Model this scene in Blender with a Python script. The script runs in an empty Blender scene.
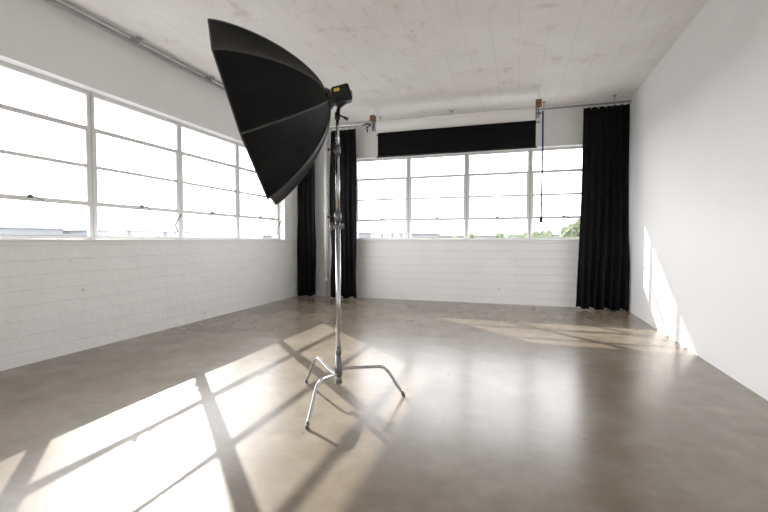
import bpy, bmesh, math, random
from mathutils import Vector, Matrix, noise
random.seed(4)
scene = bpy.context.scene
COL = scene.collection

# ------------------------------------------------------------------ materials
def new_mat(name):
    m = bpy.data.materials.new(name); m.use_nodes = True
    nt = m.node_tree
    return m, nt, nt.nodes['Principled BSDF']

def simple(name, col, rough=0.5, metal=0.0, var=0.08, scale=6.0, bump=0.0, spec=0.5):
    m, nt, b = new_mat(name)
    tc = nt.nodes.new('ShaderNodeTexCoord')
    n = nt.nodes.new('ShaderNodeTexNoise'); n.inputs['Scale'].default_value = scale
    n.inputs['Detail'].default_value = 6
    nt.links.new(tc.outputs['Object'], n.inputs['Vector'])
    r = nt.nodes.new('ShaderNodeValToRGB')
    r.color_ramp.elements[0].position = 0.3; r.color_ramp.elements[1].position = 0.7
    r.color_ramp.elements[0].color = (*[c*(1-var) for c in col], 1)
    r.color_ramp.elements[1].color = (*[min(1, c*(1+var)) for c in col], 1)
    nt.links.new(n.outputs['Fac'], r.inputs['Fac'])
    nt.links.new(r.outputs['Color'], b.inputs['Base Color'])
    b.inputs['Roughness'].default_value = rough
    b.inputs['Metallic'].default_value = metal
    b.inputs['Specular IOR Level'].default_value = spec
    if bump > 0:
        bp = nt.nodes.new('ShaderNodeBump'); bp.inputs['Strength'].default_value = bump
        bp.inputs['Distance'].default_value = 0.01
        nt.links.new(n.outputs['Fac'], bp.inputs['Height'])
        nt.links.new(bp.outputs['Normal'], b.inputs['Normal'])
    return m

def boarded(name, u_axis, v_axis, col_a, col_b, width, row, gap=0.006, bump=0.5, nscale=1.5, line=0.9, rough=0.7, chips=2.6, stain=0.0, warp=0.012, nbump=0.0, alt=0.965, fmin=0.0):
    """painted concrete / masonry with courses; u along the boards, v across them"""
    m, nt, b = new_mat(name)
    tc = nt.nodes.new('ShaderNodeTexCoord')
    sp = nt.nodes.new('ShaderNodeSeparateXYZ'); cb = nt.nodes.new('ShaderNodeCombineXYZ')
    nt.links.new(tc.outputs['Object'], sp.inputs[0])
    nt.links.new(sp.outputs[u_axis], cb.inputs['X']); nt.links.new(sp.outputs[v_axis], cb.inputs['Y'])
    nw = nt.nodes.new('ShaderNodeTexNoise'); nw.inputs['Scale'].default_value = 3.0
    nw.inputs['Detail'].default_value = 6
    nt.links.new(tc.outputs['Object'], nw.inputs['Vector'])
    sc = nt.nodes.new('ShaderNodeVectorMath'); sc.operation = 'SCALE'; sc.inputs['Scale'].default_value = warp
    nt.links.new(nw.outputs['Color'], sc.inputs[0])
    ad = nt.nodes.new('ShaderNodeVectorMath'); ad.operation = 'ADD'
    nt.links.new(cb.outputs[0], ad.inputs[0]); nt.links.new(sc.outputs[0], ad.inputs[1])
    br = nt.nodes.new('ShaderNodeTexBrick')
    br.inputs['Color1'].default_value = (1, 1, 1, 1); br.inputs['Color2'].default_value = (alt, alt, alt, 1)
    br.inputs['Mortar'].default_value = (line, line, line, 1)
    br.inputs['Scale'].default_value = 1.0
    br.inputs['Brick Width'].default_value = width; br.inputs['Row Height'].default_value = row
    br.inputs['Mortar Size'].default_value = gap; br.inputs['Mortar Smooth'].default_value = 0.4
    nt.links.new(ad.outputs[0], br.inputs['Vector'])
    n = nt.nodes.new('ShaderNodeTexNoise'); n.inputs['Scale'].default_value = nscale
    n.inputs['Detail'].default_value = 9; n.inputs['Roughness'].default_value = 0.65
    nt.links.new(tc.outputs['Object'], n.inputs['Vector'])
    r = nt.nodes.new('ShaderNodeValToRGB')
    r.color_ramp.elements[0].position = 0.35; r.color_ramp.elements[1].position = 0.6
    r.color_ramp.elements[0].color = (*col_b, 1); r.color_ramp.elements[1].color = (*col_a, 1)
    nt.links.new(n.outputs['Fac'], r.inputs['Fac'])
    mx = nt.nodes.new('ShaderNodeMix'); mx.data_type = 'RGBA'; mx.blend_type = 'MULTIPLY'
    nf = nt.nodes.new('ShaderNodeTexNoise'); nf.inputs['Scale'].default_value = 1.7
    nt.links.new(tc.outputs['Object'], nf.inputs['Vector'])
    mf = nt.nodes.new('ShaderNodeMapRange'); mf.inputs['From Min'].default_value = 0.38; mf.inputs['From Max'].default_value = 0.62
    mf.inputs['To Min'].default_value = fmin
    nt.links.new(nf.outputs['Fac'], mf.inputs['Value']); nt.links.new(mf.outputs['Result'], mx.inputs['Factor'])
    nt.links.new(r.outputs['Color'], mx.inputs['A']); nt.links.new(br.outputs['Color'], mx.inputs['B'])
    vo = nt.nodes.new('ShaderNodeTexVoronoi'); vo.inputs['Scale'].default_value = chips
    nt.links.new(tc.outputs['Object'], vo.inputs['Vector'])
    cr = nt.nodes.new('ShaderNodeValToRGB')
    cr.color_ramp.elements[0].position = 0.03; cr.color_ramp.elements[1].position = 0.06
    cr.color_ramp.elements[0].color = (0.45, 0.42, 0.38, 1); cr.color_ramp.elements[1].color = (1, 1, 1, 1)
    nt.links.new(vo.outputs['Distance'], cr.inputs['Fac'])
    mx2 = nt.nodes.new('ShaderNodeMix'); mx2.data_type = 'RGBA'; mx2.blend_type = 'MULTIPLY'
    mx2.inputs['Factor'].default_value = 0.6
    nt.links.new(mx.outputs['Result'], mx2.inputs['A']); nt.links.new(cr.outputs['Color'], mx2.inputs['B'])
    last = mx2
    if stain > 0:
        for (scl, lo, hi, colr) in ((3.0, 0.31, 0.44, (0.74, 0.68, 0.62, 1)), (0.9, 0.35, 0.62, (0.92, 0.90, 0.88, 1))):
            ns = nt.nodes.new('ShaderNodeTexNoise'); ns.inputs['Scale'].default_value = scl
            ns.inputs['Detail'].default_value = 10; ns.inputs['Roughness'].default_value = 0.7
            nt.links.new(tc.outputs['Object'], ns.inputs['Vector'])
            rs = nt.nodes.new('ShaderNodeValToRGB')
            rs.color_ramp.elements[0].position = lo; rs.color_ramp.elements[0].color = colr
            rs.color_ramp.elements[1].position = hi; rs.color_ramp.elements[1].color = (1, 1, 1, 1)
            nt.links.new(ns.outputs['Fac'], rs.inputs['Fac'])
            mx3 = nt.nodes.new('ShaderNodeMix'); mx3.data_type = 'RGBA'; mx3.blend_type = 'MULTIPLY'
            mx3.inputs['Factor'].default_value = stain
            nt.links.new(last.outputs['Result'], mx3.inputs['A']); nt.links.new(rs.outputs['Color'], mx3.inputs['B'])
            last = mx3
    nt.links.new(last.outputs['Result'], b.inputs['Base Color'])
    b.inputs['Roughness'].default_value = rough
    inv = nt.nodes.new('ShaderNodeMath'); inv.operation = 'SUBTRACT'
    nt.links.new(n.outputs['Fac'], inv.inputs[0]); nt.links.new(br.outputs['Fac'], inv.inputs[1])
    hsrc = inv
    if nbump > 0:
        nb = nt.nodes.new('ShaderNodeTexNoise'); nb.inputs['Scale'].default_value = 9.0; nb.inputs['Detail'].default_value = 5
        nt.links.new(tc.outputs['Object'], nb.inputs['Vector'])
        ma = nt.nodes.new('ShaderNodeMath'); ma.operation = 'MULTIPLY_ADD'; ma.inputs[1].default_value = nbump
        nt.links.new(nb.outputs['Fac'], ma.inputs[0]); nt.links.new(inv.outputs[0], ma.inputs[2]); hsrc = ma
    bp = nt.nodes.new('ShaderNodeBump'); bp.inputs['Strength'].default_value = bump
    bp.inputs['Distance'].default_value = 0.01
    nt.links.new(hsrc.outputs[0], bp.inputs['Height']); nt.links.new(bp.outputs['Normal'], b.inputs['Normal'])
    return m

def floor_mat():
    m, nt, b = new_mat('polished_concrete')
    tc = nt.nodes.new('ShaderNodeTexCoord')
    def nz(s, d=8, rr=0.6, dist=0.0):
        n = nt.nodes.new('ShaderNodeTexNoise'); n.inputs['Scale'].default_value = s
        n.inputs['Detail'].default_value = d; n.inputs['Roughness'].default_value = rr
        n.inputs['Distortion'].default_value = dist
        nt.links.new(tc.outputs['Object'], n.inputs['Vector']); return n
    n1 = nz(0.9, 7, 0.6); n2 = nz(4.5, 10, 0.74); n3 = nz(1.2, 2, 0.5)
    r1 = nt.nodes.new('ShaderNodeValToRGB'); r1.color_ramp.interpolation = 'EASE'
    e = r1.color_ramp.elements
    e[0].position = 0.30; e[0].color = (0.152, 0.117, 0.082, 1)
    e[1].position = 0.70; e[1].color = (0.235, 0.199, 0.154, 1)
    nt.links.new(n1.outputs['Fac'], r1.inputs['Fac'])
    r2 = nt.nodes.new('ShaderNodeValToRGB')
    r2.color_ramp.elements[0].position = 0.33; r2.color_ramp.elements[0].color = (0.78, 0.765, 0.74, 1)
    r2.color_ramp.elements[1].position = 0.62; r2.color_ramp.elements[1].color = (1.08, 1.08, 1.08, 1)
    nt.links.new(n2.outputs['Fac'], r2.inputs['Fac'])
    mx = nt.nodes.new('ShaderNodeMix'); mx.data_type = 'RGBA'; mx.blend_type = 'MULTIPLY'; mx.inputs['Factor'].default_value = 1.0
    nt.links.new(r1.outputs['Color'], mx.inputs['A']); nt.links.new(r2.outputs['Color'], mx.inputs['B'])
    q = mx
    for scl, lo in ((1.3, 0.025), (3.4, 0.035)):
        v2 = nt.nodes.new('ShaderNodeTexVoronoi'); v2.inputs['Scale'].default_value = scl
        nt.links.new(tc.outputs['Object'], v2.inputs['Vector'])
        c2 = nt.nodes.new('ShaderNodeValToRGB')
        c2.color_ramp.elements[0].position = lo; c2.color_ramp.elements[0].color = (0.3, 0.27, 0.23, 1)
        c2.color_ramp.elements[1].position = lo*1.6; c2.color_ramp.elements[1].color = (1, 1, 1, 1)
        nt.links.new(v2.outputs['Distance'], c2.inputs['Fac'])
        k = nt.nodes.new('ShaderNodeMix'); k.data_type = 'RGBA'; k.blend_type = 'MULTIPLY'; k.inputs['Factor'].default_value = 0.7
        nt.links.new(q.outputs['Result'], k.inputs['A']); nt.links.new(c2.outputs['Color'], k.inputs['B']); q = k
    nt.links.new(q.outputs['Result'], b.inputs['Base Color'])
    mr = nt.nodes.new('ShaderNodeMapRange')
    mr.inputs['From Min'].default_value = 0.3; mr.inputs['From Max'].default_value = 0.7
    mr.inputs['To Min'].default_value = 0.225; mr.inputs['To Max'].default_value = 0.262
    nt.links.new(n3.outputs['Fac'], mr.inputs['Value']); nt.links.new(mr.outputs['Result'], b.inputs['Roughness'])
    b.inputs['Specular IOR Level'].default_value = 0.36
    return m

def glass_mat():
    m = bpy.data.materials.new('window_glass'); m.use_nodes = True
    nt = m.node_tree; nt.nodes.clear()
    o = nt.nodes.new('ShaderNodeOutputMaterial'); t = nt.nodes.new('ShaderNodeBsdfTransparent')
    g = nt.nodes.new('ShaderNodeBsdfGlossy'); g.inputs['Roughness'].default_value = 0.02
    mix = nt.nodes.new('ShaderNodeMixShader'); mix.inputs[0].default_value = 0.04
    nt.links.new(t.outputs[0], mix.inputs[1]); nt.links.new(g.outputs[0], mix.inputs[2])
    nt.links.new(mix.outputs[0], o.inputs[0]); return m

M_floor = floor_mat()
M_ceil = boarded('ceiling_concrete', 'Y', 'X', (0.93, 0.915, 0.89), (0.885, 0.865, 0.84), 2.6, 0.31, gap=0.005, bump=0.4, nscale=1.6, line=0.80, chips=1.9, stain=0.7, warp=0.02, nbump=0.6, alt=0.98, fmin=0.25)
M_left = boarded('painted_masonry_side', 'Y', 'Z', (0.92, 0.915, 0.905), (0.89, 0.88, 0.87), 4.5, 0.145, gap=0.005, bump=0.65, nscale=2.5, line=0.94, warp=0.035, nbump=1.4, alt=0.985, fmin=0.3)
M_back = boarded('painted_masonry_back', 'X', 'Z', (0.92, 0.915, 0.905), (0.89, 0.88, 0.87), 4.5, 0.145, gap=0.006, bump=0.7, nscale=2.5, line=0.90, warp=0.035, nbump=1.4, alt=0.985, fmin=0.35)
M_plaster = simple('smooth_white_plaster', (0.91, 0.91, 0.91), 0.75, var=0.015, scale=1.5, bump=0.05)
M_trim = simple('white_gloss_paint', (0.90, 0.895, 0.885), 0.45, var=0.03)
M_frame = simple('window_frame_paint', (0.74, 0.735, 0.73), 0.4, var=0.04)
M_latch = simple('aged_bronze', (0.10, 0.09, 0.08), 0.4, 0.6)
M_glass = glass_mat()
M_curt = simple('black_drape_cloth', (0.0042, 0.0042, 0.005), 0.85, var=0.3, scale=40, bump=0.2, spec=0.12)
M_soft = simple('black_nylon', (0.0026, 0.0026, 0.003), 0.6, var=0.25, scale=25, bump=0.1, spec=0.13)
M_seam = simple('black_webbing', (0.042, 0.042, 0.044), 0.6, var=0.2)
M_diff = simple('white_diffusion_cloth', (0.85, 0.85, 0.84), 0.8, var=0.03)
M_silver = simple('silver_lining', (0.7, 0.7, 0.7), 0.35, 0.6, var=0.1)
M_chrome = simple('chrome', (0.55, 0.55, 0.56), 0.16, 1.0, var=0.04)
M_steel = simple('brushed_steel', (0.20, 0.20, 0.21), 0.35, 1.0, var=0.1)
M_black = simple('black_plastic', (0.005, 0.005, 0.006), 0.4, var=0.2, spec=0.3)
M_yellow = simple('yellow_decal', (0.75, 0.55, 0.03), 0.5, var=0.05)
M_wood = simple('varnished_wood', (0.18, 0.075, 0.025), 0.5, var=0.3, scale=14)
M_paper = simple('white_seamless_paper', (0.97, 0.955, 0.925), 0.7, var=0.01)
M_blkpaper = simple('black_seamless_paper', (0.004, 0.004, 0.005), 0.75, var=0.2, spec=0.10)
M_chain = simple('blue_black_cord', (0.008, 0.010, 0.10), 0.5, var=0.2, spec=0.2)
M_galv = simple('galvanized_conduit', (0.36, 0.36, 0.36), 0.4, 0.7, var=0.15)
M_leaf = simple('tree_foliage', (0.092, 0.112, 0.066), 0.95, var=0.3, scale=1.0, spec=0.05)
M_bark = simple('bark', (0.08, 0.06, 0.05), 0.9)
M_bldg = simple('hazed_stucco', (0.165, 0.175, 0.188), 0.9, var=0.1, scale=0.1, spec=0.05)  # distance haze is put into this pale blue-grey
M_roof = simple('roof_membrane', (0.145, 0.15, 0.16), 0.9, spec=0.05)
M_dirt = simple('city_ground', (0.145, 0.15, 0.153), 0.95, var=0.15, scale=0.05, spec=0.05)

# ------------------------------------------------------------------ mesh helpers
def setmi(faces, mi):
    for f in faces: f.material_index = mi
def box(bm, a, b, mi=0, bev=0.0):
    a = Vector(a); b = Vector(b); c = (a+b)/2; s = b-a
    r = bmesh.ops.create_cube(bm, size=1, matrix=Matrix.Translation(c) @ Matrix.Diagonal((abs(s.x), abs(s.y), abs(s.z), 1)))
    fs = set(f for v in r['verts'] for f in v.link_faces)
    setmi(fs, mi)
    if bev > 0:
        es = set(e for v in r['verts'] for e in v.link_edges)
        q = bmesh.ops.bevel(bm, geom=list(es), offset=bev, segments=2, affect='EDGES', profile=0.5)
        setmi(q['faces'], mi)
def obox(bm, M, s, mi=0, bev=0.0):
    r = bmesh.ops.create_cube(bm, size=1, matrix=M @ Matrix.Diagonal((s[0], s[1], s[2], 1)))
    setmi(set(f for v in r['verts'] for f in v.link_faces), mi)
    if bev > 0:
        es = set(e for v in r['verts'] for e in v.link_edges)
        q = bmesh.ops.bevel(bm, geom=list(es), offset=bev, segments=2, affect='EDGES', profile=0.5)
        setmi(q['faces'], mi)
def cyl(bm, p, q, r1, r2=None, seg=24, mi=0):
    p = Vector(p); q = Vector(q); d = q-p
    if r2 is None: r2 = r1
    M = Matrix.Translation((p+q)/2) @ d.to_track_quat('Z', 'Y').to_matrix().to_4x4()
    r = bmesh.ops.create_cone(bm, cap_ends=True, segments=seg, radius1=r1, radius2=r2, depth=d.length, matrix=M)
    fs = set(f for v in r['verts'] for f in v.link_faces)
    for f in fs:
        f.material_index = mi
        if len(f.verts) == 4: f.smooth = True
def tube(bm, pts, rad, seg=12, mi=0):
    pts = [Vector(p) for p in pts]; rings = []
    up = None
    for i, p in enumerate(pts):
        if i == 0: t = pts[1]-p
        elif i == len(pts)-1: t = p-pts[i-1]
        else: t = (pts[i+1]-p).normalized() + (p-pts[i-1]).normalized()
        t.normalize()
        if up is None:
            up = Vector((0, 0, 1)) if abs(t.z) < 0.9 else Vector((1, 0, 0))
        s = t.cross(up).normalized(); up = s.cross(t).normalized()
        rr = rad[i] if isinstance(rad, (list, tuple)) else rad
        rings.append([bm.verts.new(p + rr*(math.cos(2*math.pi*k/seg)*s + math.sin(2*math.pi*k/seg)*up)) for k in range(seg)])
    for i in range(len(rings)-1):
        for k in range(seg):
            f = bm.faces.new((rings[i][k], rings[i][(k+1) % seg], rings[i+1][(k+1) % seg], rings[i+1][k]))
            f.smooth = True; f.material_index = mi
    for R in (rings[0][::-1], rings[-1]):
        f = bm.faces.new(R); f.material_index = mi
def smooth_path(pts, n=6):
    P = [Vector(p) for p in pts]; P = [2*P[0]-P[1]] + P + [2*P[-1]-P[-2]]; out = []
    for i in range(1, len(P)-2):
        for k in range(n):
            t = k/n; a, b, c, d = P[i-1:i+3]
            out.append(0.5*((2*b)+(c-a)*t+(2*a-5*b+4*c-d)*t*t+(3*b-a-3*c+d)*t**3))
    out.append(P[-2]); return out
def mk(name, bm, mats, origin=(0, 0, 0), parent=None, label=None, category=None, kind=None, group=None):
    o = Vector(origin) if parent is None else parent.location.copy()
    bmesh.ops.recalc_face_normals(bm, faces=bm.faces)
    for v in bm.verts: v.co -= o
    me = bpy.data.meshes.new(name); bm.to_mesh(me); bm.free()
    for m in (mats if isinstance(mats, (list, tuple)) else [mats]): me.materials.append(m)
    ob = bpy.data.objects.new(name, me); COL.objects.link(ob)
    if parent is None: ob.location = o
    else: ob.parent = parent
    if label: ob['label'] = label
    if category: ob['category'] = category
    if kind: ob['kind'] = kind
    if group: ob['group'] = group
    return ob
def empty(name, loc, label, category, group=None):
    e = bpy.data.objects.new(name, None); e.empty_display_size = 0.1; e.location = loc
    COL.objects.link(e); e['label'] = label; e['category'] = category
    if group: e['group'] = group
    return e
NB = bmesh.new

# ------------------------------------------------------------------ room
XL, XR, YB, YF, H = -4.50, 1.79, 8.15, -3.0, 3.60
SILL, HEAD, T = 1.19, 2.88, 0.30
LB = [7.50 - 1.307*i for i in range(8)]           # side-window divisions
BB = [-3.28 + 1.16*i for i in range(5)]            # back-window divisions

bm = NB(); box(bm, (XL-T, YF-T, -0.2), (XR+T, YB+T, 0)); mk('floor', bm, M_floor, kind='structure', label='polished brown-grey concrete floor with sun patches', category='floor')
bm = NB(); box(bm, (XL-T, YF-T, H), (XR+T, YB+T, H+0.15)); mk('ceiling', bm, M_ceil, kind='structure', label='white board-formed concrete ceiling with faint stains', category='ceiling')
bm = NB()
box(bm, (XL-T, YF, 0), (XL, YB+T, SILL)); box(bm, (XL-T, YF, HEAD), (XL, YB+T, H), 1)
box(bm, (XL-T, LB[0], SILL), (XL, YB+T, HEAD), 1); box(bm, (XL-T, YF, SILL), (XL, LB[-1], HEAD), 1)
mk('wall_left', bm, [M_left, M_plaster], kind='structure', label='white painted masonry wall under steel windows', category='wall')
bm = NB()
box(bm, (XL, YB, 0), (XR, YB+T, SILL)); box(bm, (XL, YB, HEAD), (XR, YB+T, H), 1)
box(bm, (XL, YB, SILL), (BB[0], YB+T, HEAD), 1); box(bm, (BB[-1], YB, SILL), (XR, YB+T, HEAD), 1)
mk('wall_back', bm, [M_back, M_plaster], kind='structure', label='white painted masonry wall with a row of windows', category='wall')
bm = NB(); box(bm, (XR, YF, 0), (XR+T, YB+T, H)); mk('wall_right', bm, M_plaster, kind='structure', label='smooth plain white wall', category='wall')
bm = NB(); box(bm, (XL-T, YF-T, 0), (XR+T, YF, H)); mk('wall_front', bm, M_plaster, kind='structure', label='plain white wall', category='wall')

bm = NB(); box(bm, (-6.14, YF-T, H), (XL-T, 10.28, H+0.15)); mk('trim_1', bm, M_trim, kind='structure', label='roof overhang outside the side windows', category='trim')
bm = NB(); box(bm, (XL-T, YB+T, H), (XR+T, 10.28, H+0.15)); mk('trim_2', bm, M_trim, kind='structure', label='roof overhang outside the end windows', category='trim')
bm = NB(); box(bm, (XL-0.12, LB[-1]+0.001, SILL), (XL+0.025, LB[0]-0.001, SILL+0.022), bev=0.004); mk('trim_3', bm, M_trim, kind='structure', label='white painted window sill', category='trim')
bm = NB(); box(bm, (BB[0]+0.001, YB-0.025, SILL), (BB[-1]-0.001, YB+0.12, SILL+0.022), bev=0.004); mk('trim_4', bm, M_trim, kind='structure', label='white painted window sill', category='trim')

def window(idx, u0, u1, side, stay=False):
    def P(u, w, z):
        return (XL-0.15-w, u, z) if side == 'L' else (u, YB+0.15+w, z)
    z0, z1 = SILL+0.001, HEAD
    bm = NB()
    def b(ua, ub, wa, wb, za, zb, mi=0): box(bm, P(ua, wa, za), P(ub, wb, zb), mi)
    fw = 0.046
    g = 0.004                                       # gap between neighbouring frames, its shade painted in as dark strips
    b(u0+g, u0+fw, -0.022, 0.022, z0, z1); b(u1-fw, u1-g, -0.022, 0.022, z0, z1)
    b(u0, u0+g, -0.015, 0.015, z0, z1, 1); b(u1-g, u1, -0.015, 0.015, z0, z1, 1)
    b(u0+fw, u1-fw, -0.022, 0.022, z0, z0+0.05); b(u0+fw, u1-fw, -0.022, 0.022, z1-0.045, z1)
    rows = [z0+(z1-z0)*k/4 for k in (1, 2, 3)]
    for k, zr in enumerate(rows):
        h = 0.018 if k == 1 else 0.024
        b(u0+fw, u1-fw, -0.012, 0.012, zr-h, zr+h)
    b(u0+fw, u0+fw+0.016, -0.018, 0.012, rows[0], rows[2]); b(u1-fw-0.016, u1-fw, -0.018, 0.012, rows[0], rows[2])
    um = (u0+u1)/2; zl = rows[0]+0.02
    b(um-0.02, um+0.02, -0.035, -0.012, zl-0.015, zl+0.02, 1)
    tube(bm, [P(um, -0.035, zl+0.005), P(um+0.03, -0.06, zl-0.005), P(um+0.10, -0.065, zl-0.035)], [0.007, 0.007, 0.006], 8, 1)
    if stay:
        tube(bm, [P(u1-0.06, -0.02, z0+0.12), P(u1-0.15, -0.06, z0+0.22), P(u1-0.06, -0.09, z0+0.38)], 0.010, 8, 1)
        tube(bm, [P(u1-0.15, -0.06, z0+0.22), P(u1-0.22, -0.03, z0+0.20)], 0.008, 8, 1)
    b(u0+fw, u1-fw, 0.002, 0.004, z0+0.05, z1-0.045, 2)
    mk('window_%d' % idx, bm, [M_frame, M_latch, M_glass], origin=P((u0+u1)/2, 0, z0), kind='structure',
       label='white steel-framed window with four rows of panes', category='window')
i = 1
for k in range(len(LB)-1):
    window(i, LB[k+1], LB[k], 'L', stay=(k in (0, 2))); i += 1
for k in range(len(BB)-1):
    window(i, BB[k], BB[k+1], 'B'); i += 1

# ------------------------------------------------------------------ curtains
TRZ = 3.48
def curtain(x0, x1, y, z0, z1, folds, amp, label, seed):
    root = empty('curtain', ((x0+x1)/2, y, z0), label, 'curtain', 'black drapes')
    bm = NB(); nx, nz_ = folds*14, 40; g = []
    for j in range(nz_+1):
        v = j/nz_; z = z1+(z0-z1)*v; row = []
        for i_ in range(nx+1):
            u = i_/nx
            ph = u*folds*2*math.pi + (1.0+2.2*v)*noise.noise(Vector((u*3, v*1.6, seed)))
            a = amp*(0.5+0.5*v)*(0.75+0.8*noise.noise(Vector((u*5, v*1.0, seed+7))))
            cx = (x0+x1)/2; w = (x1-x0)*(0.88+0.12*v**1.5)
            x = cx+(u-0.5)*w + 0.3*amp*math.sin(2*ph) + 0.03*v*noise.noise(Vector((u*2, v*2, seed+20)))
            yy = y + a*math.sin(ph)
            zz = z + (0.02*math.sin(ph*0.5+seed) if j == nz_ else 0)
            row.append(bm.verts.new((min(x, XR-0.01), yy, zz)))
        g.append(row)
    for j in range(nz_):
        for i_ in range(nx):
            f = bm.faces.new((g[j][i_], g[j][i_+1], g[j+1][i_+1], g[j+1][i_])); f.smooth = True
    c = mk('drape', bm, M_curt, parent=root)
    s = c.modifiers.new('thick', 'SOLIDIFY'); s.thickness = 0.004
    nh = max(3, folds)
    for h in range(nh):
        x = x0+0.05+(x1-x0-0.10)*h/(nh-1)
        b2 = NB(); tube(b2, [(x, y, z1-0.03), (x, y, z1+0.02), (x, y, TRZ-0.018)], 0.006, 8)
        mk('curtain_hook', b2, M_galv, parent=root)
curtain(0.98, 1.77, 7.88, 0.03, 3.43, 7, 0.075, 'long black pleated drape hanging beside the end windows', 1.0)
curtain(-3.70, -3.08, 7.91, 0.03, 3.42, 5, 0.055, 'gathered black drape next to a white pipe', 2.0)
curtain(-4.47, -4.00, 7.91, 0.03, 3.42, 4, 0.055, 'gathered black drape tucked into the room corner', 3.0)

root = empty('curtain_rail', (-1.4, 7.9, TRZ), 'grey metal curtain rail hung under the ceiling by the end windows', 'curtain rail')
bm = NB(); cyl(bm, (-4.47, 7.9, TRZ), (1.75, 7.9, TRZ), 0.017); mk('rail_tube', bm, M_galv, parent=root)
for x in (-3.9, -2.6, -1.2, 0.4, 1.5):
    bm = NB(); cyl(bm, (x, 7.9, TRZ+0.015), (x, 7.9, H), 0.008, seg=12); cyl(bm, (x, 7.9, H-0.012), (x, 7.9, H), 0.03, seg=16)
    mk('rail_hanger', bm, M_galv, parent=root)
root = empty('curtain_rail', (-4.38, 3.5, 3.54), 'grey metal curtain rail hung under the ceiling beside long windows', 'curtain rail')
bm = NB(); box(bm, (-4.40, -0.8, 3.525), (-4.355, 7.7, 3.555), bev=0.004); mk('rail_channel', bm, M_galv, parent=root)
bm = NB(); cyl(bm, (-4.31, -0.8, 3.57), (-4.31, 7.7, 3.57), 0.013); mk('rail_tube', bm, M_galv, parent=root)
for y in [0.2+1.25*k for k in range(6)]:
    bm = NB(); box(bm, (-4.41, y-0.03, 3.555), (-4.28, y+0.03, H), bev=0.003); mk('rail_bracket', bm, M_galv, parent=root)

bm = NB(); cyl(bm, (-3.86, 8.08, 0.0), (-3.86, 8.08, H), 0.035)
for z in (0.35, 1.8, 3.1): cyl(bm, (-3.86, 8.08, z-0.02), (-3.86, 8.08, z+0.02), 0.045)
mk('pipe', bm, M_trim, origin=(-3.86, 8.08, 0), label='white painted vertical pipe between two black drapes', category='pipe')

# ------------------------------------------------------------------ backdrop rolls
YR = 7.30
root = empty('backdrop_roll', (-1.10, YR, 3.28), 'roll of white seamless paper hung from wooden ceiling blocks', 'backdrop')
bm = NB(); cyl(bm, (-2.46, YR, 3.245), (0.24, YR, 3.245), 0.10, seg=48)
mk('paper_roll', bm, M_paper, parent=root)
bm = NB(); cyl(bm, (-2.56, YR, 3.245), (0.33, YR, 3.245), 0.02); mk('core_tube', bm, M_steel, parent=root)
for x in (-2.475, 0.255):
    bm = NB(); cyl(bm, (x-0.012, YR, 3.245), (x+0.012, YR, 3.245), 0.085, seg=32); mk('roll_end_cap', bm, M_steel, parent=root)
for x in (-2.54, 0.29):
    bm = NB(); box(bm, (x-0.012, YR-0.03, 3.18), (x+0.012, YR+0.03, 3.39), bev=0.004)
    mk('roller_hook', bm, M_steel, parent=root)
    bm = NB(); box(bm, (x-0.045, YR-0.05, 3.35), (x+0.045, YR+0.05, 3.46), bev=0.005)
    mk('mounting_block', bm, M_wood, parent=root, label='varnished wooden block')
    bm = NB(); box(bm, (x-0.02, YR-0.0, 3.46), (x+0.02, YR+0.04, H)); mk('ceiling_hanger', bm, M_trim, parent=root)
bm = NB()
zt, zb = 3.26, 1.57
CX = 0.350
cord = [(CX+0.004, YR-0.05, zt), (CX+0.008, YR-0.05, 2.7), (CX+0.003, YR-0.05, 2.1), (CX, YR-0.05, zb)]
tube(bm, smooth_path(cord, 6), 0.0145, 10)
mk('pull_chain', bm, M_chain, parent=root)
bm = NB(); cyl(bm, (CX, YR-0.05, 1.48), (CX, YR-0.05, 1.575), 0.032, 0.018); mk('chain_weight', bm, M_black, parent=root)

root = empty('backdrop_screen', (-1.10, YR+0.16, 2.93), 'black seamless backdrop partly unrolled in front of windows', 'backdrop')
yb = YR+0.15
bm = NB(); box(bm, (-2.50, yb-0.004, 2.74), (0.26, yb+0.004, 3.15)); cyl(bm, (-2.50, yb+0.035, 3.15), (0.26, yb+0.035, 3.15), 0.038)
mk('screen_cloth', bm, M_blkpaper, parent=root)
bm = NB(); cyl(bm, (-2.52, yb, 2.735), (0.28, yb, 2.735), 0.014); mk('bottom_bar', bm, M_black, parent=root)
bm = NB(); cyl(bm, (-2.54, yb+0.035, 3.15), (0.33, yb+0.035, 3.15), 0.016); mk('screen_axle', bm, M_galv, parent=root)
for x in (-2.525, 0.315):
    bm = NB(); box(bm, (x-0.008, yb+0.045, 3.13), (x+0.008, yb+0.07, H)); mk('screen_hanger', bm, M_trim, parent=root)

root = empty('clamp', (-2.60, YR-0.05, 3.2), 'small dark spring clamp hooked on the roll end', 'clamp')
bm = NB(); tube(bm, [(-2.56, YR-0.05, 3.28), (-2.64, YR-0.06, 3.24), (-2.62, YR-0.06, 3.15)], [0.012, 0.018, 0.012], 10); mk('jaw', bm, M_black, parent=root)
bm = NB(); tube(bm, [(-2.55, YR-0.05, 3.29), (-2.64, YR-0.06, 3.31), (-2.72, YR-0.06, 3.27)], [0.012, 0.014, 0.012], 10); mk('handle', bm, M_black, parent=root)

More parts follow.
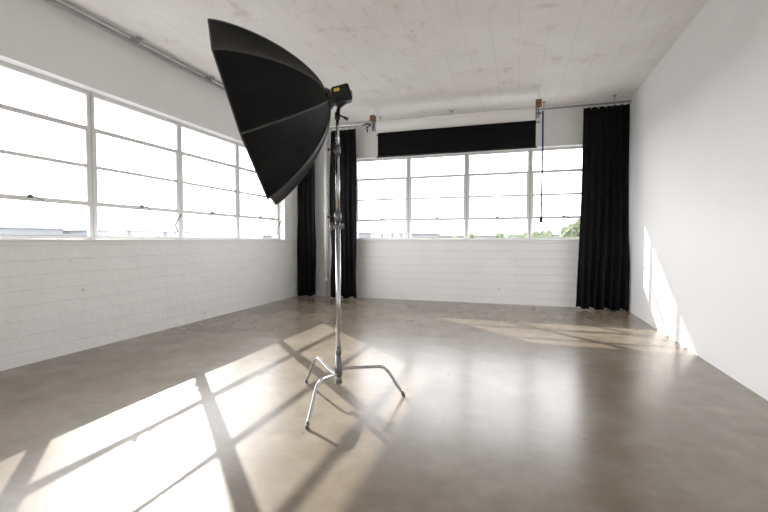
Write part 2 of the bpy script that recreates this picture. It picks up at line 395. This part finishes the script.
# ------------------------------------------------------------------ light stand
SX, SY = -1.27, 2.86
ZT = 2.08
stand = empty('light_stand', (SX, SY, 0), 'chrome studio light stand with three low bent legs', 'light stand')
bm = NB(); cyl(bm, (SX, SY, 0.12), (SX, SY, 1.36), 0.0185); mk('lower_column', bm, M_chrome, parent=stand)
bm = NB(); cyl(bm, (SX, SY, 1.36), (SX, SY, 1.86), 0.0150); mk('middle_riser', bm, M_chrome, parent=stand)
bm = NB(); cyl(bm, (SX, SY, 1.86), (SX, SY, ZT), 0.0120); mk('top_riser', bm, M_chrome, parent=stand)
bm = NB()
cyl(bm, (SX, SY, 0.13), (SX, SY, 0.19), 0.026); cyl(bm, (SX, SY, 0.19), (SX, SY, 0.27), 0.030); cyl(bm, (SX, SY, 0.27), (SX, SY, 0.35), 0.030, 0.022)
cyl(bm, (SX, SY, 0.35), (SX, SY, 0.40), 0.023)
bmesh.ops.remove_doubles(bm, verts=bm.verts, dist=0.0001)
mk('leg_hub', bm, M_steel, parent=stand)
for ang, zz in ((math.radians(-90), 0.21), (math.radians(27), 0.235), (math.radians(147), 0.185)):
    d = Vector((math.cos(ang), math.sin(ang), 0)); B = Vector((SX, SY, 0))
    path = smooth_path([B+d*0.02+Vector((0, 0, zz)), B+d*0.10+Vector((0, 0, zz+0.005)), B+d*0.26+Vector((0, 0, 0.24)), B+d*0.33+Vector((0, 0, 0.235)),
                        B+d*0.375+Vector((0, 0, 0.20)), B+d*0.44+Vector((0, 0, 0.10)), B+d*0.485+Vector((0, 0, 0.03)), B+d*0.50+Vector((0, 0, 0.012))], 6)
    bm = NB(); tube(bm, path, 0.0125, 14); leg = mk('leg', bm, M_chrome, parent=stand)
    fb = NB(); p = B+d*0.492
    tube(fb, [p+Vector((0, 0, 0.04))-d*0.010, p+Vector((0, 0, 0.02)), p+d*0.008+Vector((0, 0, 0.001))], [0.0140, 0.0145, 0.012], 14)
    mk('foot_cap', fb, M_steel, parent=stand)
def collar(z, r, kdir, kl=0.055):
    bm = NB(); cyl(bm, (SX, SY, z-0.028), (SX, SY, z+0.028), r); mk('locking_collar', bm, M_steel, parent=stand)
    k = Vector(kdir).normalized(); c = Vector((SX, SY, z)); bm = NB()
    cyl(bm, c+k*r, c+k*(r+kl*0.6), 0.006, seg=12)
    e = c+k*(r+kl*0.6); t = k.cross(Vector((0, 0, 1)))
    obox(bm, Matrix.Translation(e+k*0.01) @ Matrix((t, k, Vector((0, 0, 1)))).transposed().to_4x4(), (0.045, 0.02, 0.016), bev=0.005)
    mk('knob', bm, M_black, parent=stand)
collar(1.37, 0.026, (-0.95, -0.3, 0)); collar(1.86, 0.022, (-0.95, -0.3, 0))
bm = NB(); cyl(bm, (SX-0.04, SY-0.02, 1.30), (SX+0.04, SY+0.02, 1.30), 0.018); cyl(bm, (SX-0.055, SY-0.0275, 1.30), (SX-0.04, SY-0.02, 1.30), 0.024)
mk('grip_joint', bm, M_steel, parent=stand)

# ------------------------------------------------------------------ softbox + strobe
n = Vector((0.855, 0.420, 0.30)).normalized()
u = (Vector((0, 0, 1)) - n*n.z).normalized()
w = n.cross(u).normalized()
C = Vector((-1.845, 2.560, 2.040))
R, D = 0.640, 0.60
def prof(s): return 0.070 + (R-0.070)*(max(0, 1-(s)**1.25))**0.66
def pt(s, a, off=0.0):
    r = prof(s)+off
    return C + n*(D*s) + (u*math.cos(a)+w*math.sin(a))*r
soft = empty('softbox', C, 'large black octagonal softbox tilted downward on the stand', 'softbox')
bm = NB(); NS = 28; rings = []
SS = [1-(1-j/NS)**1.5 for j in range(NS+1)]
A = [math.radians(22.5+45*k) for k in range(8)]
for j in range(NS+1):
    s = SS[j]; row = []
    for k in range(8):
        a0, a1 = A[k], A[(k+1) % 8] + (2*math.pi if k == 7 else 0)
        p0, p1 = pt(s, a0), pt(s, a1)
        for q in range(6):
            t = q/6
            p = p0.lerp(p1, t)
            sag = 0.10*prof(s)*t*(1-t)*4*0.7*math.sin(math.pi*min(1, 0.10+s*0.9))
            ctr = C+n*(D*s)
            p = p + (ctr-p).normalized()*sag
            row.append(bm.verts.new(p))
    rings.append(row)
N = len(rings[0])
for j in range(NS):
    for k in range(N):
        f = bm.faces.new((rings[j][k], rings[j][(k+1) % N], rings[j+1][(k+1) % N], rings[j+1][k])); f.smooth = False
sh = mk('shell', bm, [M_soft, M_silver], parent=soft, label='black nylon shell')
sm = sh.modifiers.new('thick', 'SOLIDIFY'); sm.thickness = 0.004; sm.offset = -1; sm.material_offset = 1; sm.material_offset_rim = 0
for k in range(8):
    bm = NB(); tube(bm, [pt(SS[j], A[k], 0.001) for j in range(NS+1)], 0.0060, 8); mk('rib_seam', bm, M_seam, parent=soft)
bm = NB()
tube(bm, [pt(0, A[k % 8])-n*0.002 for k in range(9)], 0.005, 8)
mk('rim_piping', bm, M_seam, parent=soft)
bm = NB(); vs = [bm.verts.new(C + n*0.03 + (pt(0, A[k])-C)*0.945) for k in range(8)]; bm.faces.new(vs)
mk('diffuser', bm, M_diff, parent=soft)
ap = C+n*D
bm = NB(); cyl(bm, ap-n*0.012, ap+n*0.02, 0.078, seg=32); cyl(bm, ap+n*0.02, ap+n*0.035, 0.065, seg=32); mk('speed_ring', bm, M_black, parent=soft)

F = Matrix((w, u, n)).transposed().to_4x4()
hc = ap + n*0.11
strobe = empty('studio_strobe', hc, 'compact black studio flash head with a yellow decal', 'flash light')
bm = NB(); obox(bm, Matrix.Translation(hc) @ F, (0.105, 0.12, 0.135), bev=0.014)
for k in range(5):
    obox(bm, Matrix.Translation(hc + n*(-0.04+0.02*k) + u*0.060) @ F, (0.08, 0.006, 0.008))
mk('housing', bm, M_black, parent=strobe)
for sgn in (1, -1):
    bm = NB(); obox(bm, Matrix.Translation(hc + w*0.0535*sgn - n*0.03 + u*0.03) @ F, (0.003, 0.02, 0.04)); mk('decal', bm, M_yellow, parent=strobe, label='yellow decal')
bm = NB(); cyl(bm, hc+n*0.067, hc+n*0.08, 0.018); mk('dial', bm, M_steel, parent=strobe)
top = Vector((SX, SY, ZT))
bm = NB(); cyl(bm, top+Vector((0, 0, 0.001)), top+Vector((0, 0, 0.05)), 0.020); tube(bm, [top+Vector((0, 0, 0.04)), top+Vector((0.01, 0.005, 0.09)), hc-u*0.05+n*0.02], [0.016, 0.015, 0.016], 12)
mk('mount_bracket', bm, M_black, parent=strobe)
bm = NB(); kd = Vector((0.9, -0.2, -0.5)).normalized(); k0 = top+Vector((0, 0, 0.04)); tube(bm, [k0+kd*0.02, k0+kd*0.06, k0+kd*0.10], [0.007, 0.008, 0.013], 10); mk('tilt_handle', bm, M_black, parent=strobe)

# ------------------------------------------------------------------ outside world
bm = NB(); bmesh.ops.create_grid(bm, x_segments=2, y_segments=2, size=600, matrix=Matrix.Translation((0, 0, -9)))
mk('ground', bm, M_dirt, kind='structure', label='hazy city ground below the building', category='ground')
def building(x, y, sx, sy, top):
    bm = NB(); box(bm, (x-sx/2, y-sy/2, -9), (x+sx/2, y+sy/2, top)); box(bm, (x-sx/2-0.3, y-sy/2-0.3, top), (x+sx/2+0.3, y+sy/2+0.3, top+0.4), 1)
    for r in range(2):
        for c in range(int(sx/4)):
            xx = x-sx/2+2+c*4
            box(bm, (xx-0.9, y-sy/2-0.08, top-2.6-r*3.4), (xx+0.9, y-sy/2, top-1.0-r*3.4), 1)
    mk('building', bm, [M_bldg, M_roof], origin=(x, y, -9), label='pale hazy low building seen through the windows', category='building', group='distant buildings')
for a in ((-62, 118, 26, 12, 2.4), (-33, 130, 18, 10, 2.9), (-14, 122, 15, 10, 2.2), (8, 140, 22, 12, 2.6), (-48, 150, 20, 10, 3.6),
          (-105, 60, 14, 40, 2.2), (-120, 105, 22, 30, 3.8), (-98, 20, 12, 26, 2.4), (-135, 75, 18, 26, 4.2)):
    building(*a)
def tree(x, y, top, r, seed):
    root = empty('tree', (x, y, -9), 'hazy green leafy tree outside the windows', 'tree', 'distant trees')
    bm = NB(); cyl(bm, (x, y, -9), (x, y, top-r), 0.35, 0.2, 10); mk('trunk', bm, M_bark, parent=root)
    bm = NB(); rnd = random.Random(seed)
    for k in range(14):
        c = Vector((x+rnd.uniform(-.8, .8)*r, y+rnd.uniform(-.5, .5)*r, top-r*rnd.uniform(0.4, 1.3)))
        q = bmesh.ops.create_icosphere(bm, subdivisions=3, radius=r*rnd.uniform(.22, .45), matrix=Matrix.Translation(c))
        for v in q['verts']:
            v.co += (v.co-c)*0.7*noise.noise(v.co*1.8+Vector((seed, 0, 0)))
    mk('foliage', bm, M_leaf, parent=root)
for k, a in enumerate(((-1.5, 70, 2.9, 3.0), (3.0, 82, 3.6, 3.2), (9.0, 72, 4.6, 3.4), (16.5, 74, 3.4, 3.2), (-9, 80, 2.4, 2.8), (-18, 84, 2.2, 2.8), (-72, 70, 2.2, 3))):
    tree(*a, k+1)

# ------------------------------------------------------------------ lights
wd = bpy.data.worlds.new('World'); scene.world = wd; wd.use_nodes = True
bg = wd.node_tree.nodes['Background']; bg.inputs['Color'].default_value = (0.99, 0.99, 1.0, 1); bg.inputs['Strength'].default_value = 5.8
sd = bpy.data.lights.new('sun', 'SUN'); sd.energy = 7.5; sd.angle = math.radians(0.4); sd.color = (1.0, 0.94, 0.86)
so = bpy.data.objects.new('sun', sd); COL.objects.link(so); so.location = (-8, 12, 9)
so.rotation_euler = Vector((1.5, -1.425, -1)).to_track_quat('-Z', 'Y').to_euler()
def portal(name, loc, rot, sx, sy):
    l = bpy.data.lights.new(name, 'AREA'); l.shape = 'RECTANGLE'; l.size = sx; l.size_y = sy; l.cycles.is_portal = True
    o = bpy.data.objects.new(name, l); o.location = loc; o.rotation_euler = rot; COL.objects.link(o)
portal('portal_side', (XL-0.25, (LB[0]+LB[-1])/2, (SILL+HEAD)/2), (0, math.radians(-90), 0), HEAD-SILL, LB[0]-LB[-1])
portal('portal_end', ((BB[0]+BB[-1])/2, YB+0.25, (SILL+HEAD)/2), (math.radians(-90), 0, 0), BB[-1]-BB[0], HEAD-SILL)

scene.view_settings.view_transform = 'Standard'
scene.view_settings.look = 'None'
scene.view_settings.exposure = 0.50
scene.view_settings.gamma = 1.20

# ------------------------------------------------------------------ camera
cd = bpy.data.cameras.new('camera'); cd.sensor_width = 36; cd.lens = 420/768*36; cd.clip_end = 2000; cd.clip_start = 0.05
co = bpy.data.objects.new('camera', cd); COL.objects.link(co); co.location = (0, 0, 1.2)
co.rotation_euler = (math.radians(90-2.18), 0, math.radians(17.7))
scene.camera = co
